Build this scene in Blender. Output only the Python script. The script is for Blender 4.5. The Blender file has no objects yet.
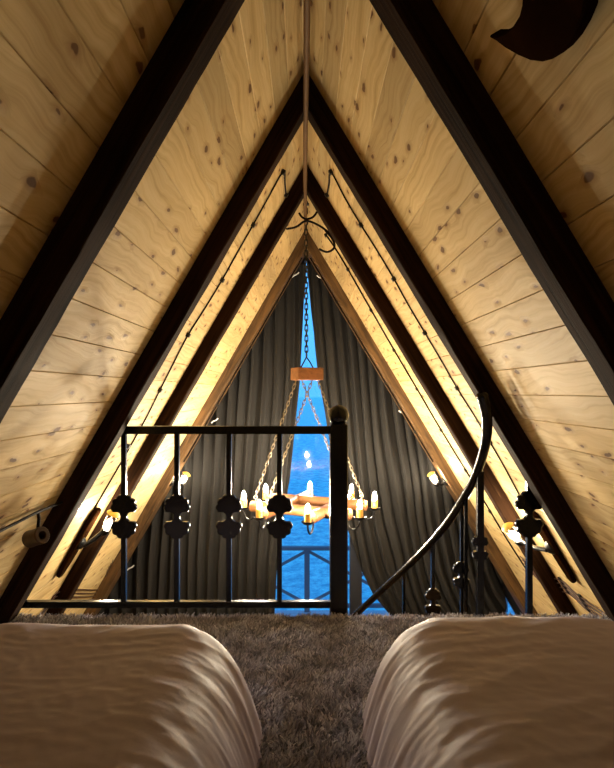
import bpy, bmesh, math, random
import numpy as np
from mathutils import Vector, Matrix, noise
random.seed(7)
C = bpy.context.scene.collection
F, CX, CY, CAMZ = 590.0, 306.0, 392.0, 1.2
TS = {-1: 0.578, 1: 0.602}     # half width per metre of height, each slope
T = 0.59
ALS = {k: math.hypot(1, v) for k, v in TS.items()}
ZP, ZI = 2.831, 2.646         # ridge height of the boards / of the rafters' undersides
AL = math.hypot(1, T)
LZ = -2.4                     # lower floor
pi = math.pi

def P(px, py, d): return Vector(((px-CX)/F*d, d, CAMZ-(py-CY)/F*d))
def PW(px, py, lift=0.0, Z=ZP):
    """point where the sight line meets the boarded slope, lifted off it into the room"""
    s = 1 if px > CX else -1
    ax = abs(px-CX)/F; ay = (CY-py)/F
    t_ = TS[s]; H = (Z-CAMZ) - lift*ALS[s]/t_
    d = t_*H/(ax+t_*ay)
    return Vector((s*ax*d, d, CAMZ+ay*d))
def WN(s): return Vector((-s/ALS[s], 0, -TS[s]/ALS[s]))      # into the room
def WD(s): return Vector((s*TS[s]/ALS[s], 0, -1/ALS[s]))     # down the slope

# ------------------------------------------------------------------ mesh helpers
class MB:
    def __init__(self): self.v=[]; self.f=[]; self.uv={}; self.mi=[]
    def add(self, vs, fs, uvs=None, m=0):
        o=len(self.v); self.v += [tuple(x) for x in vs]
        for i,f in enumerate(fs):
            if uvs: self.uv[len(self.f)] = [uvs[j] for j in f] if not isinstance(uvs, dict) else uvs[i]
            self.f.append([o+j for j in f]); self.mi.append(m)
        return self
    def box(self, c, s, R=None, m=0):
        c=Vector(c); s=Vector(s)/2
        vs=[]
        for x in (-1,1):
            for y in (-1,1):
                for z in (-1,1):
                    p=Vector((x*s.x,y*s.y,z*s.z))
                    if R: p=R@p
                    vs.append(c+p)
        return self.add(vs,[[0,1,3,2],[4,6,7,5],[0,4,5,1],[2,3,7,6],[0,2,6,4],[1,5,7,3]],m=m)
    def tube(self, pts, r, n=10, cap=True, closed=False, m=0, up=None):
        pts=[Vector(p) for p in pts]; N=len(pts)
        rr = r if isinstance(r,(list,tuple)) else [r]*N
        rings=[]; prev=None
        for i,p in enumerate(pts):
            if closed: t=pts[(i+1)%N]-pts[i-1]
            else: t=pts[min(i+1,N-1)]-pts[max(i-1,0)]
            t.normalize()
            if prev is None:
                a=Vector((0,0,1)) if abs(t.z)<.9 else Vector((1,0,0))
                nn=(a-t*a.dot(t)).normalized()
            else: nn=(prev-t*prev.dot(t)).normalized()
            prev=nn; b=t.cross(nn)
            rings.append([p+(nn*math.cos(2*pi*k/n)+b*math.sin(2*pi*k/n))*rr[i] for k in range(n)])
        vs=[q for ring in rings for q in ring]; fs=[]
        for i in range(N if closed else N-1):
            j=(i+1)%N
            for k in range(n):
                k2=(k+1)%n; fs.append([i*n+k,j*n+k,j*n+k2,i*n+k2])
        if cap and not closed: fs.append(list(range(n))); fs.append([(N-1)*n+k for k in range(n-1,-1,-1)])
        return self.add(vs,fs,m=m)
    def lathe(self, prof, c, axis=(0,0,1), n=20, m=0):
        c=Vector(c); ax=Vector(axis).normalized()
        a=Vector((1,0,0)) if abs(ax.x)<.8 else Vector((0,1,0))
        e1=(a-ax*a.dot(ax)).normalized(); e2=ax.cross(e1)
        vs=[];fs=[];N=len(prof)
        for r,h in prof:
            for k in range(n): vs.append(c+ax*h+(e1*math.cos(2*pi*k/n)+e2*math.sin(2*pi*k/n))*max(r,1e-5))
        for i in range(N-1):
            for k in range(n):
                k2=(k+1)%n; fs.append([i*n+k,i*n+k2,(i+1)*n+k2,(i+1)*n+k])
        return self.add(vs,fs,m=m)
    def prism(self, outline, c, ex, ey, ez, th, bev=0.0, m=0):
        """outline in (ex,ey), extruded along ez by th, optional chamfer"""
        c=Vector(c); n=len(outline); cx=sum(p[0] for p in outline)/n; cy=sum(p[1] for p in outline)/n
        def ring(h,ins):
            o=[]
            for i,(x,y) in enumerate(outline):
                if ins:
                    x0,y0=outline[i-1]; x1,y1=outline[(i+1)%n]
                    tx,ty=x1-x0,y1-y0; L=math.hypot(tx,ty) or 1
                    x,y=x-ty/L*ins*SG, y+tx/L*ins*SG
                o.append(c+ex*x+ey*y+ez*h)
            return o
        A=sum(outline[i-1][0]*outline[i][1]-outline[i][0]*outline[i-1][1] for i in range(n))
        SG=1 if A>0 else -1
        rings=[ring(0,bev),ring(bev,0),ring(th-bev,0),ring(th,bev)] if bev else [ring(0,0),ring(th,0)]
        vs=[q for r in rings for q in r]; fs=[]
        for i in range(len(rings)-1):
            for k in range(n): k2=(k+1)%n; fs.append([i*n+k,i*n+k2,(i+1)*n+k2,(i+1)*n+k])
        fs.append(list(range(n-1,-1,-1))); fs.append([(len(rings)-1)*n+k for k in range(n)])
        return self.add(vs,fs,m=m)
    def build(self, name, mat, parent=None, smooth=False, fixn=True):
        me=bpy.data.meshes.new(name); me.from_pydata(self.v,[],self.f); me.update()
        mats = mat if isinstance(mat,(list,tuple)) else [mat]
        for m_ in mats: me.materials.append(m_)
        if len(mats)>1:
            for i,p in enumerate(me.polygons): p.material_index=self.mi[i]
        if self.uv:
            ul=me.uv_layers.new(name='UVMap')
            for i,p in enumerate(me.polygons):
                if i in self.uv:
                    for k,li in enumerate(p.loop_indices): ul.data[li].uv=self.uv[i][k]
        if fixn and len(self.v)<60000:
            bm=bmesh.new(); bm.from_mesh(me); bmesh.ops.recalc_face_normals(bm,faces=bm.faces[:]); bm.to_mesh(me); bm.free()
        if smooth:
            me.shade_smooth()
            try: me.set_sharp_from_angle(angle=math.radians(smooth if smooth is not True else 40))
            except Exception: pass
        o=bpy.data.objects.new(name,me); C.objects.link(o)
        if parent is not None:
            o.parent=parent
            o.matrix_parent_inverse=parent.matrix_world.inverted() if False else Matrix.Translation(-parent.location)
        return o

def thing(name,label,cat,loc=(0,0,0),group=None):
    o=bpy.data.objects.new(name,None); C.objects.link(o); o.location=loc
    o['label']=label; o['category']=cat
    if group: o['group']=group
    return o
def tag(o,label,cat,group=None,kind=None):
    o['label']=label; o['category']=cat
    if group: o['group']=group
    if kind: o['kind']=kind
    return o
def struct(o): o['kind']='structure'; return o
def sub(name,mb,mat,parent,smooth=False,label=None):
    """child of an object which itself may be a child; all coordinates are world"""
    o=mb.build(name,mat,None,smooth)
    o.parent=parent
    w=Vector((0,0,0)); p=parent
    while p: w+=Vector(p.location)+p.matrix_parent_inverse.translation; p=p.parent
    o.matrix_parent_inverse=Matrix.Translation(-w)
    if label: o['label']=label
    return o

# ------------------------------------------------------------------ materials
def nm(name):
    m=bpy.data.materials.new(name); m.use_nodes=True
    nt=m.node_tree; b=nt.nodes['Principled BSDF']
    return m,nt,b
def N(nt,t,**k):
    n=nt.nodes.new(t)
    for a,v in k.items():
        if a in n.inputs: n.inputs[a].default_value=v
        else: setattr(n,a,v)
    return n
def plain(name,col,rough=.5,metal=0,coat=0,bump=0,bscale=80,spec=.4):
    m,nt,b=nm(name); b.inputs['Base Color'].default_value=(*col,1)
    b.inputs['Roughness'].default_value=rough; b.inputs['Metallic'].default_value=metal
    b.inputs['Coat Weight'].default_value=coat; b.inputs['Specular IOR Level'].default_value=spec
    if bump:
        tc=N(nt,'ShaderNodeTexCoord'); n=N(nt,'ShaderNodeTexNoise',Scale=bscale,Detail=4.0)
        nt.links.new(tc.outputs['Object'],n.inputs['Vector'])
        bp=N(nt,'ShaderNodeBump',Strength=bump,Distance=.01)
        nt.links.new(n.outputs['Fac'],bp.inputs['Height']); nt.links.new(bp.outputs['Normal'],b.inputs['Normal'])
    return m
def emis(name,col,s):
    m,nt,b=nm(name); b.inputs['Base Color'].default_value=(*col,1)
    b.inputs['Emission Color'].default_value=(*col,1); b.inputs['Emission Strength'].default_value=s
    return m
def mix(nt,a,b,fac,mode='MIX'):
    n=N(nt,'ShaderNodeMix',data_type='RGBA',blend_type=mode)
    def put(i,v):
        if hasattr(v,'type') and hasattr(v,'links'): nt.links.new(v,n.inputs[i])
        elif isinstance(v,(int,float)): n.inputs[i].default_value=v
        else: n.inputs[i].default_value=(*v,1)
    put(0,fac); put(6,a); put(7,b)
    return n.outputs[2]
def math_(nt,op,a,b=None,c=None):
    n=N(nt,'ShaderNodeMath',operation=op)
    for i,v in enumerate((a,b,c)):
        if v is None: continue
        if isinstance(v,(int,float)): n.inputs[i].default_value=v
        else: nt.links.new(v,n.inputs[i])
    return n.outputs[0]
def ramp(nt,src,stops):
    n=N(nt,'ShaderNodeValToRGB'); cr=n.color_ramp
    while len(cr.elements)<len(stops): cr.elements.new(.5)
    for e,(p,c) in zip(cr.elements,stops):
        e.position=p; e.color=(*c,1) if not isinstance(c,(int,float)) else (c,c,c,1)
    nt.links.new(src,n.inputs['Fac']); return n.outputs['Color']

def pine(name, width, off):
    """UV in metres: u along the board, v across the courses"""
    m,nt,b=nm(name)
    tc=N(nt,'ShaderNodeTexCoord'); sep=N(nt,'ShaderNodeSeparateXYZ'); nt.links.new(tc.outputs['UV'],sep.inputs[0])
    u,v=sep.outputs[0],sep.outputs[1]
    idx=math_(nt,'FLOOR',math_(nt,'DIVIDE',math_(nt,'SUBTRACT',v,off),width))
    wn=N(nt,'ShaderNodeTexWhiteNoise',noise_dimensions='1D'); nt.links.new(idx,wn.inputs['W'])
    rnd=wn.outputs['Value']
    uo=math_(nt,'ADD',u,math_(nt,'MULTIPLY',rnd,37.0))
    cb=N(nt,'ShaderNodeCombineXYZ'); nt.links.new(uo,cb.inputs[0]); nt.links.new(v,cb.inputs[1]); nt.links.new(idx,cb.inputs[2])
    # knots
    kmap=N(nt,'ShaderNodeMapping'); kmap.inputs['Scale'].default_value=(5.0,13.0,1.0); kz=N(nt,'ShaderNodeTexNoise',Scale=14.0,Detail=2.0); nt.links.new(cb.outputs[0],kz.inputs['Vector'])
    kv=N(nt,'ShaderNodeVectorMath',operation='MULTIPLY_ADD'); nt.links.new(kz.outputs['Color'],kv.inputs[0]); kv.inputs[1].default_value=(.06,.035,0); nt.links.new(cb.outputs[0],kv.inputs[2]); nt.links.new(kv.outputs[0],kmap.inputs['Vector'])
    vo=N(nt,'ShaderNodeTexVoronoi',voronoi_dimensions='2D',Scale=1.0,Randomness=1.0); nt.links.new(kmap.outputs[0],vo.inputs['Vector'])
    kn=N(nt,'ShaderNodeSeparateColor'); nt.links.new(vo.outputs['Color'],kn.inputs[0])
    size=math_(nt,'MULTIPLY',math_(nt,'MAXIMUM',math_(nt,'SUBTRACT',kn.outputs[0],.50),0.0),.26)
    kd=math_(nt,'SUBTRACT',vo.outputs['Distance'],size)
    kfac=ramp(nt,kd,[(0.0,1.0),(.035,0.0)])
    kfac=math_(nt,'MULTIPLY',kfac,math_(nt,'GREATER_THAN',kn.outputs[0],.55))
    halo=ramp(nt,kd,[(0.0,1.0),(.22,0.0)])
    halo=math_(nt,'MULTIPLY',halo,math_(nt,'GREATER_THAN',kn.outputs[0],.55))
    # grain bends round knots
    warp=N(nt,'ShaderNodeTexNoise',noise_dimensions='3D',Scale=2.2,Detail=3.0); nt.links.new(cb.outputs[0],warp.inputs['Vector'])
    vv=math_(nt,'ADD',math_(nt,'ADD',v,math_(nt,'MULTIPLY',warp.outputs['Fac'],.16)),math_(nt,'MULTIPLY',halo,.02))
    cb2=N(nt,'ShaderNodeCombineXYZ'); nt.links.new(math_(nt,'MULTIPLY',uo,.9),cb2.inputs[0]); nt.links.new(math_(nt,'MULTIPLY',vv,38.0),cb2.inputs[1]); nt.links.new(idx,cb2.inputs[2])
    g1=N(nt,'ShaderNodeTexNoise',Scale=1.3,Detail=4.0,Roughness=.6); nt.links.new(cb2.outputs[0],g1.inputs['Vector'])
    blotch=N(nt,'ShaderNodeTexNoise',Scale=3.0,Detail=2.0); nt.links.new(cb.outputs[0],blotch.inputs['Vector'])
    base=ramp(nt,g1.outputs['Fac'],[(.3,(.50,.345,.140)),(.5,(.69,.52,.250)),(.72,(.80,.64,.34))])
    base=mix(nt,base,(.60,.41,.19),math_(nt,'MULTIPLY',blotch.outputs['Fac'],.35))
    tone=ramp(nt,rnd,[(0,.70),(1,.95)])
    base=mix(nt,base,tone,1.0,'MULTIPLY')
    base=mix(nt,base,(.27,.13,.04),math_(nt,'MULTIPLY',halo,.5))
    base=mix(nt,base,(.10,.04,.012),math_(nt,'MULTIPLY',kfac,.85))
    nt.links.new(base,b.inputs['Base Color'])
    b.inputs['Roughness'].default_value=.62; b.inputs['Specular IOR Level'].default_value=.2
    big=N(nt,'ShaderNodeTexNoise',Scale=9.0,Detail=2.0); nt.links.new(cb.outputs[0],big.inputs['Vector'])
    h=math_(nt,'ADD',math_(nt,'MULTIPLY',g1.outputs['Fac'],.5),math_(nt,'ADD',math_(nt,'MULTIPLY',big.outputs['Fac'],1.1),math_(nt,'MULTIPLY',halo,.7)))
    bp=N(nt,'ShaderNodeBump',Strength=.55,Distance=.006); nt.links.new(h,bp.inputs['Height'])
    nt.links.new(bp.outputs['Normal'],b.inputs['Normal'])
    return m
def stained(name,c1,c2,rough=.5,sc=(1.5,40,40),coord='UV',bump=.6,coat=0.0,spec=.3,light=None):
    m,nt,b=nm(name); tc=N(nt,'ShaderNodeTexCoord'); mp=N(nt,'ShaderNodeMapping'); mp.inputs['Scale'].default_value=sc
    nt.links.new(tc.outputs[coord],mp.inputs['Vector'])
    g=N(nt,'ShaderNodeTexNoise',Scale=1.0,Detail=6.0,Roughness=.65,Distortion=.6); nt.links.new(mp.outputs[0],g.inputs['Vector'])
    l=N(nt,'ShaderNodeTexNoise',Scale=2.3,Detail=3.0); nt.links.new(tc.outputs[coord],l.inputs['Vector'])
    f=math_(nt,'ADD',math_(nt,'MULTIPLY',g.outputs['Fac'],.7),math_(nt,'MULTIPLY',l.outputs['Fac'],.3))
    nt.links.new(ramp(nt,f,[(.36,c1),(.60,c2)]+([(.66,c2),(.72,light)] if light else [])),b.inputs['Base Color'])
    b.inputs['Roughness'].default_value=rough; b.inputs['Coat Weight'].default_value=coat; b.inputs['Specular IOR Level'].default_value=spec
    bp=N(nt,'ShaderNodeBump',Strength=bump,Distance=.004); nt.links.new(g.outputs['Fac'],bp.inputs['Height']); nt.links.new(bp.outputs['Normal'],b.inputs['Normal'])
    return m

BW=.1363
M_pineL=pine('pine_boards',BW,.031); M_pineR=pine('pine_boards_b',BW,.012)
M_raft=stained('dark_stained_rafter',(.0045,.0018,.0008),(.030,.013,.0055),.8,bump=1.0,spec=.07,light=(.16,.10,.06))
M_rough=stained('rough_brown_rafter',(.018,.009,.0035),(.14,.075,.028),.6,(2.5,24,24),bump=1.0,light=(.42,.28,.13))
M_iron=plain('black_gloss_iron',(.0025,.0025,.003),.24,0,0,.12,60,.32)
M_ironr=plain('wrought_black_iron',(.008,.008,.009),.38,.5,.1,.4,90)
M_chain=plain('dull_steel_chain',(.20,.17,.13),.35,.9)
M_log=stained('oiled_log',(.06,.022,.008),(.20,.085,.03),.45,(6,6,6),'Object',.5)
M_amber=plain('amber_candle_sleeve',(.80,.42,.07),.4)
M_block=stained('redbrown_block',(.12,.042,.014),(.25,.095,.034),.4,(3,30,30),'Object',.4)
M_plaque=stained('dark_slab_wood',(.008,.003,.0012),(.022,.009,.0035),.4,(5,5,2),'Object',.4,.0,.0)
M_cable=plain('brown_black_cable',(.007,.0035,.0025),.6,spec=.1)
M_copper=plain('redbrown_cable',(.045,.015,.010),.5)
M_clip=plain('black_clip',(.008,.007,.006),.5)
M_cond=plain('brown_conduit',(.13,.07,.03),.6,spec=.1)
M_white=plain('white_metal_hook',(.7,.7,.68),.3)
M_spool=stained('pale_spool_wood',(.018,.008,.004),(.055,.025,.010),.45,(8,8,8),'Object',.3)
M_bulb=emis('bulb_glow',(1.0,.845,.60),780.0)
M_bulb2=emis('sconce_bulb_glow',(1.0,.845,.60),210.0)
M_yel=plain('yellow_lamp_cap',(.75,.55,.12),.35)

def cloth(name,c1,c2,rough,sheen,weave,bmp):
    m,nt,b=nm(name); tc=N(nt,'ShaderNodeTexCoord')
    n=N(nt,'ShaderNodeTexNoise',Scale=2.5,Detail=3.0); nt.links.new(tc.outputs['Object'],n.inputs['Vector'])
    nt.links.new(mix(nt,c1,c2,n.outputs['Fac']),b.inputs['Base Color'])
    b.inputs['Roughness'].default_value=rough; b.inputs['Sheen Weight'].default_value=sheen
    mp=N(nt,'ShaderNodeMapping'); mp.inputs['Scale'].default_value=weave; nt.links.new(tc.outputs['Object'],mp.inputs['Vector'])
    w=N(nt,'ShaderNodeTexNoise',Scale=1.0,Detail=3.0); nt.links.new(mp.outputs[0],w.inputs['Vector'])
    bp=N(nt,'ShaderNodeBump',Strength=bmp,Distance=.004); nt.links.new(w.outputs['Fac'],bp.inputs['Height']); nt.links.new(bp.outputs['Normal'],b.inputs['Normal'])
    return m
M_curt=cloth('dark_curtain_cloth',(.0028,.0020,.0017),(.0052,.0038,.0031),.85,.0,(60,60,8),.2)
M_duvet=cloth('pale_satin_duvet',(.35,.315,.45),(.31,.28,.40),.6,.0,(14,26,14),.3)
M_matt=plain('mattress_ticking',(.4,.36,.32),.8)
# carpet
def carpet_mat():
    m,nt,b=nm('shaggy_carpet'); g=N(nt,'ShaderNodeNewGeometry'); tc=N(nt,'ShaderNodeTexCoord')
    n=N(nt,'ShaderNodeTexNoise',Scale=5.0,Detail=2.0); nt.links.new(tc.outputs['Object'],n.inputs['Vector'])
    c=ramp(nt,g.outputs['Random Per Island'],[(0,(.20,.21,.27)),(.6,(.58,.60,.74)),(1,(.86,.87,.98))])
    c=mix(nt,c,(.22,.19,.20),ramp(nt,n.outputs['Fac'],[(.4,0.0),(.75,.7)])); nt.links.new(c,b.inputs['Base Color']); b.inputs['Roughness'].default_value=.75
    return m
M_carpet=carpet_mat()

# ------------------------------------------------------------------ the setting
Y0,Y1=-1.3,6.42
def slope_wall(side,name,mat,off):
    mb=MB(); smax=(ZP-LZ)*ALS[side]
    es=[0.0]; k=0
    while off+k*BW<smax: es.append(off+k*BW); k+=1
    es.append(smax)
    def pt(s,dep,y):
        p=Vector((0,0,ZP))+WD(side)*s-WN(side)*dep
        return (p.x,y,p.z)
    G=.0025; D=.006
    prof=[]
    for a,b in zip(es[:-1],es[1:]):
        if b-a<2*G: continue
        prof+= [(a,D),(a+G,0),(b-G,0),(b,D)]
    ys=[Y0+(Y1-Y0)*i/6 for i in range(7)]
    for i in range(len(prof)-1):
        (s0,d0),(s1,d1)=prof[i],prof[i+1]
        if abs(s1-s0)<1e-6 and abs(d1-d0)<1e-6: continue
        for y0,y1 in zip(ys[:-1],ys[1:]):
            mb.add([pt(s0,d0,y0),pt(s1,d1,y0),pt(s1,d1,y1),pt(s0,d0,y1)],[[0,1,2,3]],{0:[(y0,s0+1e-5),(y0,s1-1e-5),(y1,s1-1e-5),(y1,s0+1e-5)]})
    # outer skin
    mb.add([pt(0,.08,Y0),pt(smax,.08,Y0),pt(smax,.08,Y1),pt(0,.08,Y1)],[[0,1,2,3]])
    o=mb.build(name,mat,fixn=False)
    return struct(o)
slope_wall(-1,'wall_left',M_pineL,.031); slope_wall(1,'wall_right',M_pineR,.012)
# back wall behind the beds: vertical boards
mb=MB(); nb=46
for i in range(nb):
    x0=-3.15+i*BW; x1=x0+BW-.004
    def top(x): return max(LZ,ZP-abs(x)/T)
    zt0,zt1=top(x0),top(x1)
    mb.add([(x0,Y0,LZ),(x1,Y0,LZ),(x1,Y0,zt1),(x0,Y0,zt0)],[[0,1,2,3]],{0:[(LZ,i*BW+.03),(LZ,i*BW+.16),(zt1,i*BW+.16),(zt0,i*BW+.03)]})
mb.add([(-3.2,Y0-.02,LZ),(3.2,Y0-.02,LZ),(0,Y0-.02,ZP+.1)],[[0,1,2]])
struct(mb.build('wall_back',M_pineL,fixn=False))
# floors
M_floorw=stained('floor_boards',(.16,.08,.035),(.30,.17,.08),.4,(2,24,24),'Object',.3)
mb=MB(); hw0=T*(ZP-.0); hwb=T*(ZP+.2)
mb.add([(-hw0,Y0,-.02),(hw0,Y0,-.02),(hwb,Y0,-.22),(-hwb,Y0,-.22),(-hw0,3.13,-.02),(hw0,3.13,-.02),(hwb,3.13,-.22),(-hwb,3.13,-.22)],
       [[0,1,5,4],[3,7,6,2],[4,5,6,7],[0,3,2,1],[0,4,7,3],[1,2,6,5]])
struct(mb.build('floor',M_floorw))
mb=MB(); mb.box((0,(Y0+Y1)/2,LZ-.05),(6.4,Y1-Y0,.1)); struct(mb.build('floor_lower',M_floorw))

# rafters: hewn beams following the slope
def rafter(side,y0,y1,mat,name,label,seed):
    rnd=random.Random(seed)
    mb=MB(); n=90; smax=(ZP-LZ)*ALS[side]-.02
    dep=(ZP-ZI)*TS[side]/ALS[side]
    W=y1-y0; c=.008
    prof=[(0,0),(W,0),(W,dep-c),(W-c,dep),(c,dep),(0,dep-c)]     # (y, depth into the room)
    vs=[];uv=[]
    for i in range(n+1):
        s=smax*i/n
        for k,(yy,dd) in enumerate(prof):
            j=noise.noise(Vector((s*3.1+seed*7,k*1.7,seed)))*.004+noise.noise(Vector((s*14+seed*3,k*2.3,seed)))*.0018
            if dd==0: j=0
            ss=s
            # meet the twin rafter on the centre line
            p=Vector((0,y0+yy,ZP))+WD(side)*ss+WN(side)*(dd+j*(dd>0))
            if p.x*side<0: # clip at the centre
                t=(-p.x*side)/(TS[side]/ALS[side]); p=p+WD(side)*t
            if yy in (0,W): p.y+=j*.7
            vs.append(p)
    m_=len(prof); fs=[];uvd={}
    vv=[0]
    for k in range(m_):
        a=prof[k];b=prof[(k+1)%m_]; vv.append(vv[-1]+math.hypot(b[0]-a[0],b[1]-a[1]))
    for i in range(n):
        for k in range(m_):
            k2=(k+1)%m_
            fs.append([i*m_+k,i*m_+k2,(i+1)*m_+k2,(i+1)*m_+k])
            s0,s1=smax*i/n+seed*5,smax*(i+1)/n+seed*5
            uvd[len(fs)-1]=[(s0,vv[k]),(s0,vv[k+1]),(s1,vv[k+1]),(s1,vv[k])]
    fs.append(list(range(m_))); uvd[len(fs)-1]=[(0,0)]*m_
    fs.append([n*m_+k for k in range(m_)]); uvd[len(fs)-1]=[(0,0)]*m_
    mb.add(vs,fs,uvd)
    o=mb.build(name,mat,smooth=30)
    return tag(o,label,'rafter','sloping rafters')
RA=[(1.60,1.724,M_raft,'dark stained rafter nearest the viewer, on the {} slope'),
    (2.98,3.10,M_raft,'dark rafter on the {} slope directly beside the black railing and loft edge'),
    (4.19,4.31,M_raft,'dark rafter on the {} slope just behind the nearer wall lamp'),
    (5.87,6.20,M_rough,'rough mid-brown rafter on the {} slope bordering the dark curtain')]
for i,(a,b,m_,lab) in enumerate(RA):
    for side,sn in ((-1,'left'),(1,'right')):
        rafter(side,a,b,m_,'rafter',lab.format(sn),i*2+(side>0)+1)

# gable glazing: frame, mullions, glass
YG=6.36
M_frame=plain('dark_window_frame',(.02,.022,.03),.4)
mb=MB()
def bar(x0,x1,z0,z1,y=YG,t=.06): mb.box(((x0+x1)/2,y,(z0+z1)/2),(x1-x0,t,z1-z0))
ztop=lambda x: ZP-abs(x)/T-.02
for x0,x1 in ((-.60,-.47),(.47,.60),(-1.72,-1.66),(1.66,1.72)):
    bar(x0,x1,LZ,ztop(max(abs(x0),abs(x1))))
bar(-3.0,3.0,LZ,LZ+.10)
for s in (-1,1):   # sloping edge bars
    a=Vector((0,YG,ZP-.1)); b=Vector((s*T*(ZP-.1-LZ),YG,LZ)); mid=(a+b)/2; L=(b-a).length
    ang=math.atan2(b.x-a.x,a.z-b.z)
    mb.box(mid,(.10,.06,L),Matrix.Rotation(-ang,3,'Y'))
win=struct(mb.build('window_1',M_frame))
m,nt,b=nm('window_glass'); nt.nodes.remove(b)
out=nt.nodes['Material Output']; tr=N(nt,'ShaderNodeBsdfTransparent'); gl=N(nt,'ShaderNodeBsdfGlossy',Roughness=.03)
tr.inputs[0].default_value=(.93,.97,1,1)
fr=N(nt,'ShaderNodeFresnel',IOR=1.5); mx=N(nt,'ShaderNodeMixShader'); nt.links.new(math_(nt,'MULTIPLY',fr.outputs[0],1.3),mx.inputs[0])
nt.links.new(tr.outputs[0],mx.inputs[1]); nt.links.new(gl.outputs[0],mx.inputs[2]); nt.links.new(mx.outputs[0],out.inputs['Surface'])
M_glass=m
mb=MB(); hh=T*(ZP-LZ)-.06; mb.prism([(-hh,LZ),(hh,LZ),(0,ZP-.12)],(0,YG,0),Vector((1,0,0)),Vector((0,0,1)),Vector((0,1,0)),.012)
sub('window_pane',mb,M_glass,win)

# ------------------------------------------------------------------ outdoors
M_deck=plain('balcony_boards',(.32,.36,.42),.6,bump=.4,bscale=30)
M_brail=plain('weathered_blue_grey_wood',(.10,.11,.14),.6)
mb=MB()
for i in range(21):
    y=6.46+i*.145; mb.box((0,y+.07,-2.34),(6.4,.135,.05))
dk=tag(mb.build('balcony_deck',M_deck),'pale balcony floor boards outside the glass gable','balcony floor')
br=thing('balcony_railing','timber balcony railing with crossed braces beyond the window','railing',(0,9.45,-2.315))
mb=MB(); mb.box((0,9.45,-1.30),(6.4,.09,.055)); sub('top_rail',mb,M_brail,br)
mb=MB(); mb.box((0,9.45,-2.22),(6.4,.05,.06)); sub('bottom_rail',mb,M_brail,br)
xs=[.016+1.58*k for k in (-2,-1,0,1,2)]
for x in xs:
    mb=MB(); mb.box((x,9.45,-1.82),(.085,.085,.99)); sub('post',mb,M_brail,br)
for x0,x1 in zip(xs[:-1],xs[1:]):
    for (za,zb,dy) in ((-1.34,-2.2,.012),(-2.2,-1.34,-.012)):
        a=Vector((x0,9.45+dy,za)); b_=Vector((x1,9.45+dy,zb)); ang=math.atan2(b_.z-a.z,b_.x-a.x)
        mb=MB(); mb.box((a+b_)/2,((b_-a).length,.02,.045),Matrix.Rotation(-ang,3,'Y')); sub('brace',mb,M_brail,br)
# lake
m,nt,b=nm('lake_water'); tc=N(nt,'ShaderNodeTexCoord')
n1=N(nt,'ShaderNodeTexNoise',Scale=1.6,Detail=8.0,Roughness=.8); nt.links.new(tc.outputs['Object'],n1.inputs['Vector'])
nt.links.new(ramp(nt,n1.outputs['Fac'],[(.40,(.05,.42,.60)),(.60,(.40,.97,.99))]),b.inputs['Base Color'])
b.inputs['Roughness'].default_value=.5
bp=N(nt,'ShaderNodeBump',Strength=1.0,Distance=.4); nt.links.new(n1.outputs['Fac'],bp.inputs['Height']); nt.links.new(bp.outputs['Normal'],b.inputs['Normal'])
mb=MB(); mb.add([(-400,9.8,-7),(400,9.8,-7),(400,900,-7),(-400,900,-7)],[[0,1,2,3]])
o=mb.build('lake',m,fixn=False); tag(o,'rippled blue dusk water beyond the balcony','water',kind='stuff')

# ------------------------------------------------------------------ curtains
def interp(tab,z):
    if z>=tab[0][0]: return tab[0][1]
    for (z0,x0),(z1,x1) in zip(tab[:-1],tab[1:]):
        if z0>=z>=z1: return x0+(x1-x0)*(z0-z)/(z0-z1)
    return tab[-1][1]
YC=6.27
def tb(pts): return [((P(px,py,YC)).z,(P(px,py,YC)).x) for px,py in pts]
inL=tb([(305.5,262),(304,300),(300,381),(289.5,479),(282,520),(277,560),(274,617)])+[(-2.3,-.42)]
inR=tb([(306.5,262),(311,310),(320,381),(328.6,437),(345,520),(362,572),(374,594),(392,617)])+[(-2.3,1.35)]
def curtain(side,tab,label,name='curtain'):
    top=tab[0][0]; nr,nc=150,230; mb=MB(); vs=[]
    rnd=random.Random(3+side)
    for i in range(nr+1):
        t=i/nr; z=top-(top-(-2.34))*t
        xi=interp(tab,z)
        xo=side*(TS[side]*(ZP-z)-.035)
        if side>0 and z<-.60: xo=min(xo, 2.07+.12*(-.60-z))
        w=abs(xo-xi)
        for j in range(nc+1):
            f=j/nc; x=xi+(xo-xi)*f
            ph=(x-.62*xi)*side*58 + 2.2*noise.noise(Vector((x*2.3,z*.35,side*5.0)))*2
            amp=.030*min(1,w/.25)
            y=amp*math.sin(ph)+.35*amp*math.sin(ph*2.3+1.2+z*.6)+.5*amp*noise.noise(Vector((x*6,z*1.2,side*3)))
            x2=x+.012*math.sin(ph*1.0+.9)*(0 if j in (0,nc) else 1)*min(1,w/.25)
            vs.append((x2,YC+y,z))
    fs=[[i*(nc+1)+j,i*(nc+1)+j+1,(i+1)*(nc+1)+j+1,(i+1)*(nc+1)+j] for i in range(nr) for j in range(nc)]
    mb.add(vs,fs); o=mb.build(name,M_curt,smooth=180,fixn=False)
    md=o.modifiers.new('thick','SOLIDIFY'); md.thickness=.004
    return tag(o,label,'curtain','gable curtains')
curtain(-1,inL,'floor-length dark brown pleated curtain left of the blue window gap')
curtain(1,inR,'floor-length dark brown pleated curtain right of the blue window gap')
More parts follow.
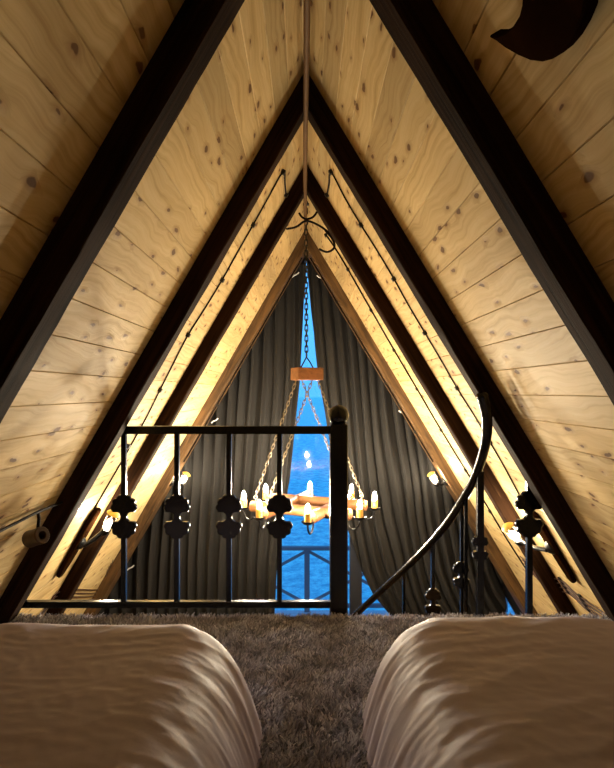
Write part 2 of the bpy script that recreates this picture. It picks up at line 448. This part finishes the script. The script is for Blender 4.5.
# small white hooks where the curtain meets the rafter
for (px,py,w) in ((295,275,'high on the left, near the apex'),(321,278,'high on the right, near the apex'),(214,421,'on the left, just above the black rail'),(403,413,'on the right, level with the handrail top'),(130,568,'low on the left, behind the railing')):
    p=P(px,py,6.16); s=1 if px>306 else -1
    mb=MB(); d=Vector((-s*.9,0,.35)).normalized()
    mb.tube([p-d*.03+Vector((0,0,-.01)),p-d*.01,p+d*.025,p+d*.045+Vector((0,0,.012))],.007,8)
    tag(mb.build('curtain_hook',M_white,smooth=60),'small white hook on the far rafter edge, '+w,'hook','curtain hooks')

# ------------------------------------------------------------------ loft railing
YR=3.18
def RX(px): return (px-CX)/F*YR
def RZ(py): return CAMZ-(py-CY)/F*YR
def rosette(px,py,y,k=1.0):
    """scalloped iron rosette pair round a bar, outline in pixels at that depth"""
    sc=y/F*k; R_=[]
    for a in range(180,89,-10): R_.append((8+5*math.cos(math.radians(a)),5*math.sin(math.radians(a))))
    R_.append((11.2,5.05))
    for i in range(60):
        a=math.radians(-17+i*(106/59)); rr=11.6+1.5*abs(math.sin((a+.3)*5.2))
        x,yy=rr*math.cos(a),9.2+rr*math.sin(a)
        R_.append((max(x,.3),max(yy,R_[-1][1]+.01)))
    c=P(px,py,y); th=.028; vs=[]; fs=[]
    full=[(x,-yy) for x,yy in reversed(R_)]+R_[1:]
    K=len(full); ins=.9
    for (h,q) in ((-th/2,ins),(-th/2+.004,0),(th/2-.004,0),(th/2,ins)):
        for x,yy in full:
            for sg in (-1,1): vs.append(c+Vector((sg*max(x-q,.1)*sc,h,yy*sc*(1-q*.03))))
    for L in range(3):
        for i_ in range(K-1):
            for sg in (0,1):
                a0=L*2*K+2*i_+sg; fs.append([a0,a0+2,a0+2+2*K,a0+2*K])
    for L in (0,3):
        for i_ in range(K-1):
            a0=L*2*K+2*i_; fs.append([a0,a0+1,a0+3,a0+2])
    mb=MB(); mb.add(vs,fs); return mb
rail=thing('loft_railing','glossy black iron loft railing ending in a ball-topped square post','railing',(RX(230),YR,0))
mb=MB(); mb.box(((RX(122)+RX(331))/2,YR,RZ(430)),(RX(331)-RX(122),.042,.042)); sub('top_rail',mb,M_iron,rail)
mb=MB(); mb.box(((RX(18)+RX(331))/2,YR,RZ(604)),(RX(331)-RX(18),.032,.034)); sub('bottom_rail',mb,M_iron,rail)
mb=MB(); a=Vector((RX(122),YR,RZ(430)+.02)); b_=Vector((RX(13),YR,RZ(615)));
ang=math.atan2(b_.x-a.x,a.z-b_.z); mb.box((a+b_)/2,(.036,.036,(b_-a).length),Matrix.Rotation(-ang,3,'Y').to_3x3().inverted() if False else Matrix.Rotation(-ang,3,'Y')); sub('sloping_rail',mb,M_iron,rail)
for px in (124,177,229,279.5):
    mb=MB(); mb.box((RX(px),YR,(RZ(430)+RZ(604))/2),(.026,.026,RZ(430)-RZ(604)))
    bo=sub('baluster',mb,M_iron,rail)
    sub('rosette',rosette(px,516.5,YR),M_iron,bo)
mb=MB(); px=338.5; zt=RZ(424)
mb.box((RX(px),YR,(zt-.22)/2),(.094,.094,zt+.22))
po=sub('newel_post',mb,M_iron,rail)
bv=po.modifiers.new('b','BEVEL'); bv.width=.006; bv.segments=2
mb=MB(); r=.056; mb.lathe([(0,-.03),(.046,-.03),(.046,0)]+[(r*math.cos(math.radians(a)),r*math.sin(math.radians(a))+.047) for a in range(-50,91,10)],(RX(px),YR,zt),n=32)
sub('ball_cap',mb,M_iron,po,60)

# end post at the right wall
rp=thing('railing_end_post','slim black iron post with scalloped rosette by the right slope','post',(P(529,617,YR).x,YR,0))
c=P(529,617,YR); mb=MB(); zt=P(529,480,YR).z; mb.box((c.x,YR,(zt-.2)/2),(.030,.030,zt+.2)); 
mb.lathe([(.02,0),(.024,.012),(.014,.025),(.019,.045),(.010,.062),(0,.075)],(c.x,YR,zt-.005),n=14); sub('bar',mb,M_iron,rp,40)
sub('rosette',rosette(529,514,YR,1.06),M_iron,rp)
mb=MB(); mb.box((c.x,YR-.02,-.15),(.06,.05,.06)); sub('foot_plate',mb,M_iron,rp)

# spiral stair
st=thing('spiral_staircase','black iron spiral stair with curving glossy handrail at the loft edge','staircase',(P(430,600,3.9).x,3.9,LZ))
key=[(482,396,2.90),(485.5,409,2.93),(487,425,2.98),(485,445,3.06),(479,466,3.15),(471,485,3.24),(460,504,3.33),(446,525,3.43),(428,546,3.56),(407,567,3.72),(380,592,3.95),(354,616,4.2),(325,640,4.45)]
pts=[P(*k) for k in key]
def catmull(p,n=8):
    o=[]
    for i in range(len(p)-1):
        a=p[max(i-1,0)];b=p[i];c_=p[i+1];d=p[min(i+2,len(p)-1)]
        for k in range(n):
            t=k/n; o.append(.5*((2*b)+(c_-a)*t+(2*a-5*b+4*c_-d)*t*t+(3*b-a-3*c_+d)*t**3))
    o.append(p[-1]); return o
hp=catmull(pts)
n_=len(hp); rad=[.029-.008*min(1,i/(n_*.75)) for i in range(n_)]
mb=MB(); mb.tube(hp,rad,14); mb.lathe([(0,.012),(.02,.010),(.030,0),(.030,-.014),(.026,-.02)],hp[0]+Vector((0,0,.008)),(-.1,0,1),16)
sub('handrail',mb,M_iron,st,50)
def hr_at(px):
    best=min(hp[4:],key=lambda q: abs(q.x/q.y*F+CX-px)); return best
for (px,wid,ros) in ((479,.034,548),(465.5,.018,None),(461,.016,575),(433,.022,602),(404,.016,630)):
    q=hr_at(px) if px!=479 else P(480,470,3.17)
    zb=q.z-1.3
    mb=MB(); mb.box((q.x,q.y,(q.z+zb)/2-.005),(wid,wid,q.z-zb))
    bo=sub('baluster',mb,M_iron,st)
    if ros: sub('rosette',rosette(px+(1 if px==479 else 0),ros,q.y-.001,.62),M_iron,bo)
cen=Vector((.95,4.15,0))
mb=MB(); mb.tube([(cen.x,cen.y,LZ),(cen.x,cen.y,-.6)],.045,16); sub('centre_column',mb,M_iron,st)
for k,px in enumerate((479,461,443,425,404,380,356)):
    q=hr_at(px); d=Vector((q.x-cen.x,q.y-cen.y,0)); z=q.z-1.35
    z=min(z,-.45); dn=d.normalized(); pr=Vector((-dn.y,dn.x,0)); Ln=d.length
    mb=MB(); mb.prism([(0,-.05),(Ln,-.14),(Ln,.14),(0,.05)],(cen.x,cen.y,z-.03-.001*k),dn,pr,Vector((0,0,1)),.03)
    sub('tread',mb,M_iron,st)

# ------------------------------------------------------------------ chains and chandelier
def chain(mb,a,b,link=.055,r=.0042,w=.011,phase=0):
    a=Vector(a);b=Vector(b);L=(b-a).length;n=max(1,int(L/(link*.74)));d=(b-a)/n;t=d.normalized()
    e1=t.orthogonal().normalized();e2=t.cross(e1)
    for i in range(n):
        c=a+d*(i+.5); ax=(e1*math.cos(.6)+e2*math.sin(.6)) if (i+phase)%2 else (e2*math.cos(.6)-e1*math.sin(.6))
        hl=link/2-w
        ring=[]
        for k in range(12):
            an=2*pi*k/12; sx=math.cos(an)*w; sy=math.sin(an)*w+(hl if math.sin(an)>=0 else -hl)
            ring.append(c+ax*sx+t*sy)
        mb.tube(ring,r,6,closed=True)
D=5.0; cx0=P(309,400,D).x
CH=thing('chandelier','rustic log chandelier with lit candle lamps hanging on chains','chandelier',(cx0,D,.2))
ztop=ZP-.03
mb=MB(); chain(mb,(0.0,D,ztop),(P(306.5,357,D).x,D,P(306,357,D).z),.06,.005,.013); sub('main_chain',mb,M_ironr,CH,60)
mb=MB(); mb.box((0,D,ztop-.0),(.05,.05,.03)); sub('ceiling_hook',mb,M_ironr,CH)
bc=P(307,374,D)
th=math.radians(27); Rz=Matrix.Rotation(th,3,'Z')
mb=MB(); mb.box(bc,(.235,.16,.105),Rz); bl=sub('spreader_block',mb,M_block,CH)
bv=bl.modifiers.new('b','BEVEL'); bv.width=.006; bv.segments=2
mb=MB()
tp=Vector((P(306.5,357,D)))
for s in (-1,1): mb.tube([tp,bc+Rz@Vector((s*.03,0,.10)),bc+Rz@Vector((s*.06,0,.05))],.006,8)
sub('bracket',mb,M_ironr,bl,60)
# hash of four round logs
zl=CAMZ-.965; rot=math.radians(-23); Rc=Matrix.Rotation(rot,3,'Z'); cc=Vector((cx0,D,zl))
ends=[]
def logm(a,b,r,seed):
    mb=MB(); a=Vector(a);b=Vector(b); n=14; pts=[];rr=[]
    for i in range(n+1):
        t=i/n; p=a.lerp(b,t); pts.append(p); rr.append(r*(1+.07*noise.noise(Vector((t*4,seed,0)))))
    pts=[a.lerp(b,-.004)]+pts+[a.lerp(b,1.004)]; rr=[r*.86]+rr+[r*.86]
    mb.tube(pts,rr,18); return mb
LL,OO=.44,.205
for k,s in enumerate((-1,1)):
    sub('log',logm(cc+Rc@Vector((-LL,s*OO,0)),cc+Rc@Vector((LL,s*OO,0)),.046,k),M_log,CH,50)
    sub('log',logm(cc+Rc@Vector((s*OO,-LL,-.0)),cc+Rc@Vector((s*OO,LL,-.0)),.046,k+5),M_log,CH,50)
    for t in (-1,1): ends.append((Vector((t*LL,s*OO,0)),Vector((t,0,0)))); ends.append((Vector((s*OO,t*LL,0)),Vector((0,t,0))))
# four lower chains to eye hooks at the crossings' outer arms
for (bx,by,tx,ty,att) in ((-.10,.0,-.36,-.10,(255,488)),(.10,0,.36,.10,(365,486)),(-.02,.06,.12,.33,None),(.02,-.06,-.12,-.33,None)):
    top_=bc+Rz@Vector((bx,by,-.05)); 
    tgt={(-.36):Vector((-.40,-OO,.06)),(.36):Vector((.40,OO,.06)),(.12):Vector((OO,.36,.06)),(-.12):Vector((-OO,-.36,.06))}[tx]
    bt=cc+Rc@tgt
    mb=MB(); chain(mb,top_,bt+Vector((0,0,.03)),.05,.0036,.010)
    mb.tube([bt+Vector((.014*math.cos(a),0,.02+.014*math.sin(a))) for a in [2*pi*k/12 for k in range(12)]],.004,6,closed=True)
    mb.tube([bt+Vector((0,0,.01)),bt+Vector((0,0,-.03))],.005,6)
    sub('support_chain',mb,M_chain,CH,60)
for k,(e,dv) in enumerate(ends):
    pe=cc+Rc@(e+dv*.075); de=Rc@dv
    # wrought hook under the log end, cup, sleeve, bulb
    mb=MB(); hk=[]
    for a in range(0,181,15):
        an=math.radians(a); hk.append(pe+de*(-.06+.06*(-math.cos(an)*-1)*-1*-1 if False else -.055-.055*math.cos(an))+Vector((0,0,-.04-.075*math.sin(an))))
    hk=[hk[0]+Vector((0,0,.02))]+hk+[pe+Vector((0,0,-.02))]
    mb.tube(hk,.0075,8); mb.lathe([(0,-.03),(.012,-.028),(.03,-.022),(.046,-.008),(.048,.0),(.040,-.004),(.0,-.010)],pe+Vector((0,0,-.01)),n=24)
    arm=sub('lamp_arm',mb,M_ironr,CH,50)
    mb=MB(); mb.lathe([(0,-.012),(.027,-.012),(.027,.052),(.024,.056),(.020,.056),(.0,.050)],pe,n=20); sub('candle_sleeve',mb,M_amber,arm,40)
    mb=MB(); mb.lathe([(0,.050),(.008,.052),(.015,.066),(.018,.080),(.014,.100),(.007,.116),(0,.124)],pe,n=12); sub('bulb',mb,M_bulb,arm,60)

# ------------------------------------------------------------------ wall lamps
def slabout(pts,rnd=0): return pts
def sconce(side,mount,axis,label,scale,plaque,M_pl,tip=None):
    """mount = point on the backing surface, axis = lamp axis"""
    n=WN(side); d=WD(side); y=Vector((0,1,0))
    t=thing('wall_lamp',label,'wall lamp',tuple(mount),'wall lamps on the rafters')
    if plaque:
        o=[]; L=plaque; K=28; rr=random.Random(4)
        for i in range(K):
            a=2*pi*i/K; ca,sa=math.cos(a),math.sin(a)
            u=L/2*(abs(ca)**.55)*(1 if ca>0 else -1); v=.068*(abs(sa)**.6)*(1 if sa>0 else -1)*(1+.18*noise.noise(Vector((i*.8,L,3))))*(1-.25*ca)
            o.append((u,v))
        mb=MB(); mb.prism(o,mount+n*.004,d,y,n,.030,.006); sub('wood_slab',mb,M_pl,t,30)
    base=mount+n*(.03 if plaque else 0)
    ax=Vector(axis).normalized(); tip=tip if tip is not None else base+Vector((-side*.085*scale,-.01,.0))+n*.01
    mb=MB(); mb.lathe([(0,0),(.045,0),(.045,.010),(.022,.03),(0,.032)],base,n,18)
    mb.tube([base,base+n*.03,(base+tip)/2+Vector((0,0,-.025)),tip],.015,10)
    mb.lathe([(0,-.045),(.014,-.045),(.026,-.03),(.030,-.008),(.026,.0),(0,0)],tip,ax,18)
    sub('arm',mb,M_ironr,t,40)
    # ribbed glass-like cage of iron rods, yellow cap, bulb
    mb=MB()
    e1=ax.orthogonal().normalized(); e2=ax.cross(e1)
    for k in range(6):
        a=2*pi*k/6; r_=e1*math.cos(a)+e2*math.sin(a)
        mb.tube([tip+r_*.026,tip+ax*.05*scale+r_*.038,tip+ax*.095*scale+r_*.036],.0022,6)
    sub('cage',mb,M_chain,t)
    mb=MB(); mb.lathe([(0,.112*scale),(.020,.110*scale),(.038,.101*scale),(.046,.094*scale),(.043,.094*scale),(.02,.103*scale),(0,.105*scale)],tip,ax,22); sub('lamp_cap',mb,M_yel,t,50,'yellow cap')
    mb=MB(); mb.lathe([(0,0),(.010,.004),(.017,.025),(.02,.045),(.014,.068),(0,.08)],tip,ax,14); sub('bulb',mb,M_bulb2,t,60)
    return t
sconce(-1,PW(76,541,.0),(.42,-.1,.8),'lit wall lamp on long dark wood slab, lower left behind the railing',1.25,.52,M_plaque,P(106,529,3.95))
sconce(1,PW(555,545,.0),(-.62,-.1,.75),'lit wall lamp on long dark wood slab, lower right behind the slim post',1.25,.52,M_plaque,P(518,540,3.95))
def PI(px,py): return PW(px,py,0,ZI)
for side,px,py,lab in ((-1,183,482,'small lit wall lamp on the far left rafter against the curtain'),(1,434,482,'small lit wall lamp on the far right rafter against the curtain')):
    m0=PI(px,py); s=side; y=6.0; z=CAMZ-(py-CY)/F*y; x=s*TS[s]*(ZI-z); sconce(s,Vector((x,y,z)),(-s*.5,-.1,.86),lab,1.1,0,M_plaque)

# ------------------------------------------------------------------ cables
def clip(mb,p,s,y=0):
    mb.box(p+WN(s)*.006,(.03,.028,.018),Matrix.Rotation(0,3,'Z'))
def wall_cable(name,pxs,clips,mat,r,label,Z=ZP,lift=.008,group=None,fixd=None,n=6):
    s=1 if pxs[0][0]>CX else -1
    def pp(q):
        if fixd is None: return PW(q[0],q[1],lift,Z)
        y=fixd; z=CAMZ-(q[1]-CY)/F*y; return Vector((s*(TS[s]*(Z-z)-lift*ALS[s]),y,z))
    w=[pp(q) for q in pxs]
    t=thing(name,label,'cable',tuple(w[0]),group)
    mb=MB(); mb.tube(catmull(w,4) if len(w)>2 else w,r,n); sub('cord',mb,mat,t,60)
    for q in clips:
        mb=MB(); p=pp(q); mb.box(p-WN(s)*.0,(.026,.030,.026),Matrix.Rotation(-s*math.atan(TS[s]),3,'Y')); sub('clip',mb,M_clip,t)
    return t
wall_cable('wall_cable',[(286,195),(285,184),(283,172),(268,198),(253,225),(237,253),(222,280),(205,308),(188,335),(174,362),(160,390),(146,418),(136,436),(122,461),(108,485),(94,509)],[(286,195),(283,172),(253,225),(222,280),(188,335),(160,390),(128,446)],M_cable,.006,'dark cable clipped down the left slope boards from apex to lower lamp',group='cables on the slopes')
wall_cable('wall_cable',[(327,195),(329,184),(331,172),(345,198),(361,225),(378,252),(394,279),(409,306),(425,333),(441,360),(457,388),(474,415),(490,442),(505,468),(520,496),(530,512)],[(327,195),(331,172),(361,225),(394,279),(425,333),(457,388),(490,442)],M_cable,.006,'dark cable clipped down the right slope boards from apex to lower lamp',group='cables on the slopes')
wall_cable('wall_cable',[(326,235),(335,248),(348,269.5),(371,310),(394,350),(417,389),(441,430),(465.5,470),(490,511),(508,541),(530,575)],[(326,235),(348,269.5),(371,310),(394,350),(417,389),(441,430),(465.5,470),(490,511)],M_cable,.007,'thin cable clipped down the narrow boards behind the third right rafter',group='cables on the slopes')
for s,px0,lab in ((-1,[(297,258),(266,302),(239,349),(219,383),(206,405),(190,432),(172,462)],'thin cable along the underside of the far left rafter'),
             (1,[(315,258),(346,302),(373,349),(393,383),(406,405),(422,432),(441,462)],'thin cable along the underside of the far right rafter')):
    wall_cable('wall_cable',px0,px0[1:-1:1],M_cable,.007,lab,Z=ZI,lift=.008,group='cables on the slopes',fixd=5.98)
# bundles at the bottom corners
def bundle(side,base,label):
    w=[PW(*q,.012) for q in base]; t=thing('cable_bundle',label,'cable',tuple(w[0]))
    for k in range(4):
        off=WD(side)*(k*.036); mb=MB(); mb.tube(catmull([p+off+Vector((0,0,0)) for p in w],5),.0045,8); sub('cable',mb,M_copper,t,60)
    for q in w[1:-1]:
        mb=MB(); mb.box(q+WD(side)*.045-WN(side)*.002,(.012,.03,.125),Matrix.Rotation(-side*math.atan(TS[side]),3,'Y')); sub('clamp',mb,M_clip,t)
bundle(1,[(520,556),(540,576),(560,580),(580,597),(606,614)],'four brown parallel cables low on the right slope boards')
bundle(-1,[(113,560),(104,588),(64,590),(46,608),(30,624)],'four brown parallel cables low on the left slope boards')
# ridge conduit, corrugated
mb=MB(); cp=[];cr=[]; y=-1.2; k=0
while y<5.86:
    sag=ZI-.02+.10*max(0,math.sin((y-1.66)/1.37*pi))**2*0
    cp.append(Vector((.006*math.sin(y*1.1),y,sag-.0))); cr.append(.0135 if k%2 else .0105); y+=.006; k+=1
mb.tube(cp,cr,8); tag(mb.build('ridge_conduit',M_cond,smooth=60),'brown corrugated conduit running along the roof ridge','conduit')
# looped cable at the apex
t=thing('looped_cable','black cables looping across the apex below the ridge','cable',tuple(P(306,225,4.8)))
for q in ([(286,229),(296,227),(306,221),(318,225),(328,232),(333,238)],[(299,213),(302,217),(307,219),(313,217),(317,212)],[(325,230),(333,240),(334,248),(327,252),(319,249)]):
    mb=MB(); mb.tube(catmull([P(a,b_,4.75) for a,b_ in q],6),.009,8); sub('loop',mb,M_cable,t,60)
# cable with wooden spool, low left
w=[PW(-30,546,.03),PW(0,531,.03),PW(20,521,.03),PW(38,512,.03),PW(45,510,.03)]
w[-1].y=2.97
t=thing('hanging_spool','small wooden spool hanging from black cable by the left rafter','spool',tuple(w[-1]))
mb=MB(); mb.tube(catmull(w,6),.007,8); mb.tube([w[-2],w[-2]+Vector((.004,0,-.03)),w[-2]+Vector((0,.0,-.075))],.008,8); sub('cord',mb,M_cable,t,60)
sp=w[-2]+Vector((-.01,0,-.115)); ax=Vector((.80,-.45,.30)).normalized()
mb=MB(); mb.lathe([(0.014,-.05),(.036,-.05),(.040,-.045),(.038,0),(.040,.045),(.036,.05),(.02,.05),(.016,.04),(.014,-.05)],sp,ax,24); sub('wooden_spool',mb,M_spool,t,40)
# dark crescent slab, upper right
n=WN(1); d=WD(1)
outp=[(489,36),(497,36),(505,33),(512,27),(518,17),(521,5),(522,-10),(527,-30),(545,-45),(565,-45),(580,-30),(588,-12),(585,2),(583,13),(577,28),(569,42),(560,53),(551,60),(541,62.5),(529,61),(517,56),(505,49),(496,42)]
q0=PW(540,20,.06)
ol=[]
for q in outp:
    v=PW(q[0],q[1],.06)-q0; ol.append((v.dot(d),v.y))
mb=MB(); mb.prism(ol,q0-n*.035,d,Vector((0,1,0)),n,.035,.004)
o=tag(mb.build('wall_ornament',M_plaque,smooth=30),'dark wood crescent-shaped ornament at the upper right of the slope','ornament')
mb=MB(); mb.tube([q0-n*.034,q0-n*.052],.02,12); sub('mounting_peg',mb,M_plaque,o)

# ------------------------------------------------------------------ carpet
mb=MB(); NX,NY=60,120
xw=.578*ZP-.05
mb.box((0,(Y0+3.115)/2,-.009),(2*xw,3.115-Y0-.02,.018))
car=mb.build('carpet',M_carpet,fixn=True); tag(car,'shaggy grey-brown carpet covering the loft floor between the beds','carpet')
rng=np.random.default_rng(5)
def tufts(n,x0,x1,y0,y1):
    x=rng.uniform(x0,x1,n); y=rng.uniform(y0,y1,n); return x,y
X=[];Yy=[]
for (n,a,b_,c_,e) in ((26000,-.36,.42,1.7,3.115),(32000,-1.6,1.6,2.1,3.125),(14000,-1.6,1.6,2.9,3.13)):
    x,y=tufts(n,a,b_,c_,e); X.append(x);Yy.append(y)
X=np.concatenate(X);Yy=np.concatenate(Yy)
keep=(np.abs(X)<1.59)&~((X<-.22)&(X>-1.3)&(Yy<2.16))&~((X>.27)&(X<1.3)&(Yy<2.18))
X=X[keep];Yy=Yy[keep];n=len(X)
cl=np.sin(X*37+np.sin(Yy*29)*2)+np.sin(Yy*41+np.sin(X*23)*2)
ang=cl*1.3+rng.normal(0,.8,n); lean=rng.uniform(.006,.020,n); H=rng.uniform(.012,.034,n)+.004*np.sin(X*19)*np.sin(Yy*17)
wd=rng.uniform(.002,.0045,n); wa=rng.uniform(0,2*np.pi,n)
V=np.zeros((n,6,3)); dx=np.cos(ang)*lean; dy=np.sin(ang)*lean; wx=np.cos(wa)*wd; wy=np.sin(wa)*wd
for k,(f,h,w_) in enumerate(((0,0,1),(.3,.65,1),(1.0,1.0,.5))):
    for s,c_ in ((-1,0),(1,1)):
        V[:,2*k+c_,0]=X+dx*f+s*wx*w_; V[:,2*k+c_,1]=np.minimum(Yy+dy*f+s*wy*w_,3.14); V[:,2*k+c_,2]=H*h-.002
me=bpy.data.meshes.new('carpet_pile'); fa=(np.arange(n)*6)[:,None]
Fq=np.concatenate([fa+np.array([[0,1,3,2]]),fa+np.array([[2,3,5,4]])],axis=1).reshape(-1,4)
me.vertices.add(n*6); me.vertices.foreach_set('co',V.reshape(-1)); me.loops.add(Fq.size); me.loops.foreach_set('vertex_index',Fq.reshape(-1).astype(np.int32))
me.polygons.add(len(Fq)); me.polygons.foreach_set('loop_start',(np.arange(len(Fq))*4).astype(np.int32)); me.update(calc_edges=True); me.validate()
me.materials.append(M_carpet); o=bpy.data.objects.new('pile',me); C.objects.link(o); o.parent=car; o['kind']='stuff'

# ------------------------------------------------------------------ beds
def duvet(xa,xb,ya,yb,hb,w,seed,side):
    """draped over a mattress: xa..xb, ya..yb is the hem at the floor"""
    mb=MB(); n1,n2=26,1
    def par(a0,a1,n):   # list of (pos, tangle) with tangle -pi/2..0..pi/2
        o=[]
        for i in range(26): t=(1-i/26)*pi/2; o.append((a0+w,-t))
        for i in range(n+1): o.append((a0+w+(a1-a0-2*w)*i/n,0.0))
        for i in range(1,27): o.append((a1-w,i/26*pi/2))
        return o
    px=par(xa,xb,110); py=par(ya,yb,300)
    vs=[]
    for (x,tx) in px:
        for (y,ty) in py:
            ox=w*math.copysign(abs(math.sin(tx))**.9,tx); oy=w*math.copysign(abs(math.sin(ty))**.9,ty)
            m=max(abs(ox),abs(oy)); L=math.hypot(ox,oy)
            if L>1e-9:
                k=(m/L); k=k+(1-k)*.35; fl=1+.17*(max(abs(tx),abs(ty))/(pi/2))**5; ox*=k*fl; oy*=k*fl
            t=max(abs(tx),abs(ty)); f=(math.cos(tx)**.82)*(math.cos(ty)**.82) if t<pi/2-1e-6 else 0
            X_=x+ox;Y_=y+oy
            edge=math.sin(t)
            # folds running down the drop
            al=Y_ if abs(tx)>abs(ty) else X_
            g=math.sin(al*44+5*noise.noise(Vector((al*2.5,seed,edge))))*(.5+noise.noise(Vector((al*3,seed+4,0))))+1.1*noise.noise(Vector((al*22+edge*2,edge*2,seed)))+.8*noise.noise(Vector((al*46-edge*5,edge*3,seed+2)))
            fo=.0055*g*edge**1.2
            nl=Vector((tx,ty,0)); nl=nl.normalized() if nl.length>0 else nl
            X_+=nl.x*fo; Y_+=nl.y*fo
            if edge>.9: pass
            z=hb*f
            q=Vector((X_*2.2,Y_*2.2,seed)); 
            wr=noise.noise(q)*.011+abs(noise.noise(Vector((X_*5+Y_*2,Y_*15-X_*3,seed+11))))*-.006+abs(noise.noise(Vector((X_*12-Y_*9,Y_*22+X_*9,seed+13))))*-.0035+abs(noise.noise(Vector((X_*3+Y_*1.5,Y_*5.5-X_*2,seed+3))))*-.009+abs(noise.noise(Vector((X_*6-Y_*3,Y_*9+X_*4,seed+7))))*-.005
            z+=wr*min(1,f*1.4)
            vs.append((X_,Y_,max(z,0.012)))
    A,B=len(px),len(py)
    fs=[[i*B+j,(i+1)*B+j,(i+1)*B+j+1,i*B+j+1] for i in range(A-1) for j in range(B-1)]
    mb.add(vs,fs); o=mb.build('duvet',M_duvet,smooth=180,fixn=False)
    return o
o=duvet(-1.30,-.192,-.75,2.25,.40,.26,2.0,-1); tag(o,'pale pinkish duvet draped over the left bed','duvet')
o=duvet(.238,1.30,-.75,2.30,.40,.25,9.0,1); tag(o,'pale pinkish duvet draped over the right bed','duvet')
for s,x0,x1,lab in ((-1,-1.24,-.38,'low bed hidden under the left duvet'),(1,.43,1.24,'low bed hidden under the right duvet')):
    t=thing('bed',lab,'bed',((x0+x1)/2,.7,0.0))
    mb=MB(); mb.box(((x0+x1)/2,.72,.24),(x1-x0-.08,2.44,.20)); mm=sub('mattress',mb,M_matt,t); bv=mm.modifiers.new('b','BEVEL'); bv.width=.04; bv.segments=3
    mb=MB(); mb.box(((x0+x1)/2,.72,.07),(x1-x0-.12,2.4,.14)); sub('bed_base',mb,M_floorw,t)

# ------------------------------------------------------------------ world, camera
w=bpy.data.worlds.new('dusk'); bpy.context.scene.world=w; w.use_nodes=True; nt=w.node_tree; bg=nt.nodes['Background']
tc=N(nt,'ShaderNodeTexCoord'); sp_=N(nt,'ShaderNodeSeparateXYZ'); nt.links.new(tc.outputs['Generated'],sp_.inputs[0])
nt.links.new(ramp(nt,sp_.outputs[2],[(0.0,(.045,.25,.56)),(.25,(.065,.30,.66)),(.8,(.055,.26,.60))]),bg.inputs[0])
bg.inputs[1].default_value=.85
cam=bpy.data.cameras.new('camera'); co=bpy.data.objects.new('camera',cam); C.objects.link(co)
co.location=(0,0,CAMZ); co.rotation_euler=(pi/2,0,0)
cam.sensor_fit='VERTICAL'; cam.sensor_height=36; cam.sensor_width=36; cam.lens=F/768*36
cam.shift_x=(307-CX)/768; cam.shift_y=(CY-384)/768; cam.clip_start=.05; cam.clip_end=2000
S=bpy.context.scene; S.camera=co
S.view_settings.view_transform='Standard'; S.view_settings.look='None'; S.view_settings.gamma=1; S.view_settings.use_curve_mapping=False
S.view_settings.exposure=1.72
S.cycles.max_bounces=8; S.cycles.diffuse_bounces=5; S.cycles.use_denoising=True; S.cycles.sample_clamp_indirect=6
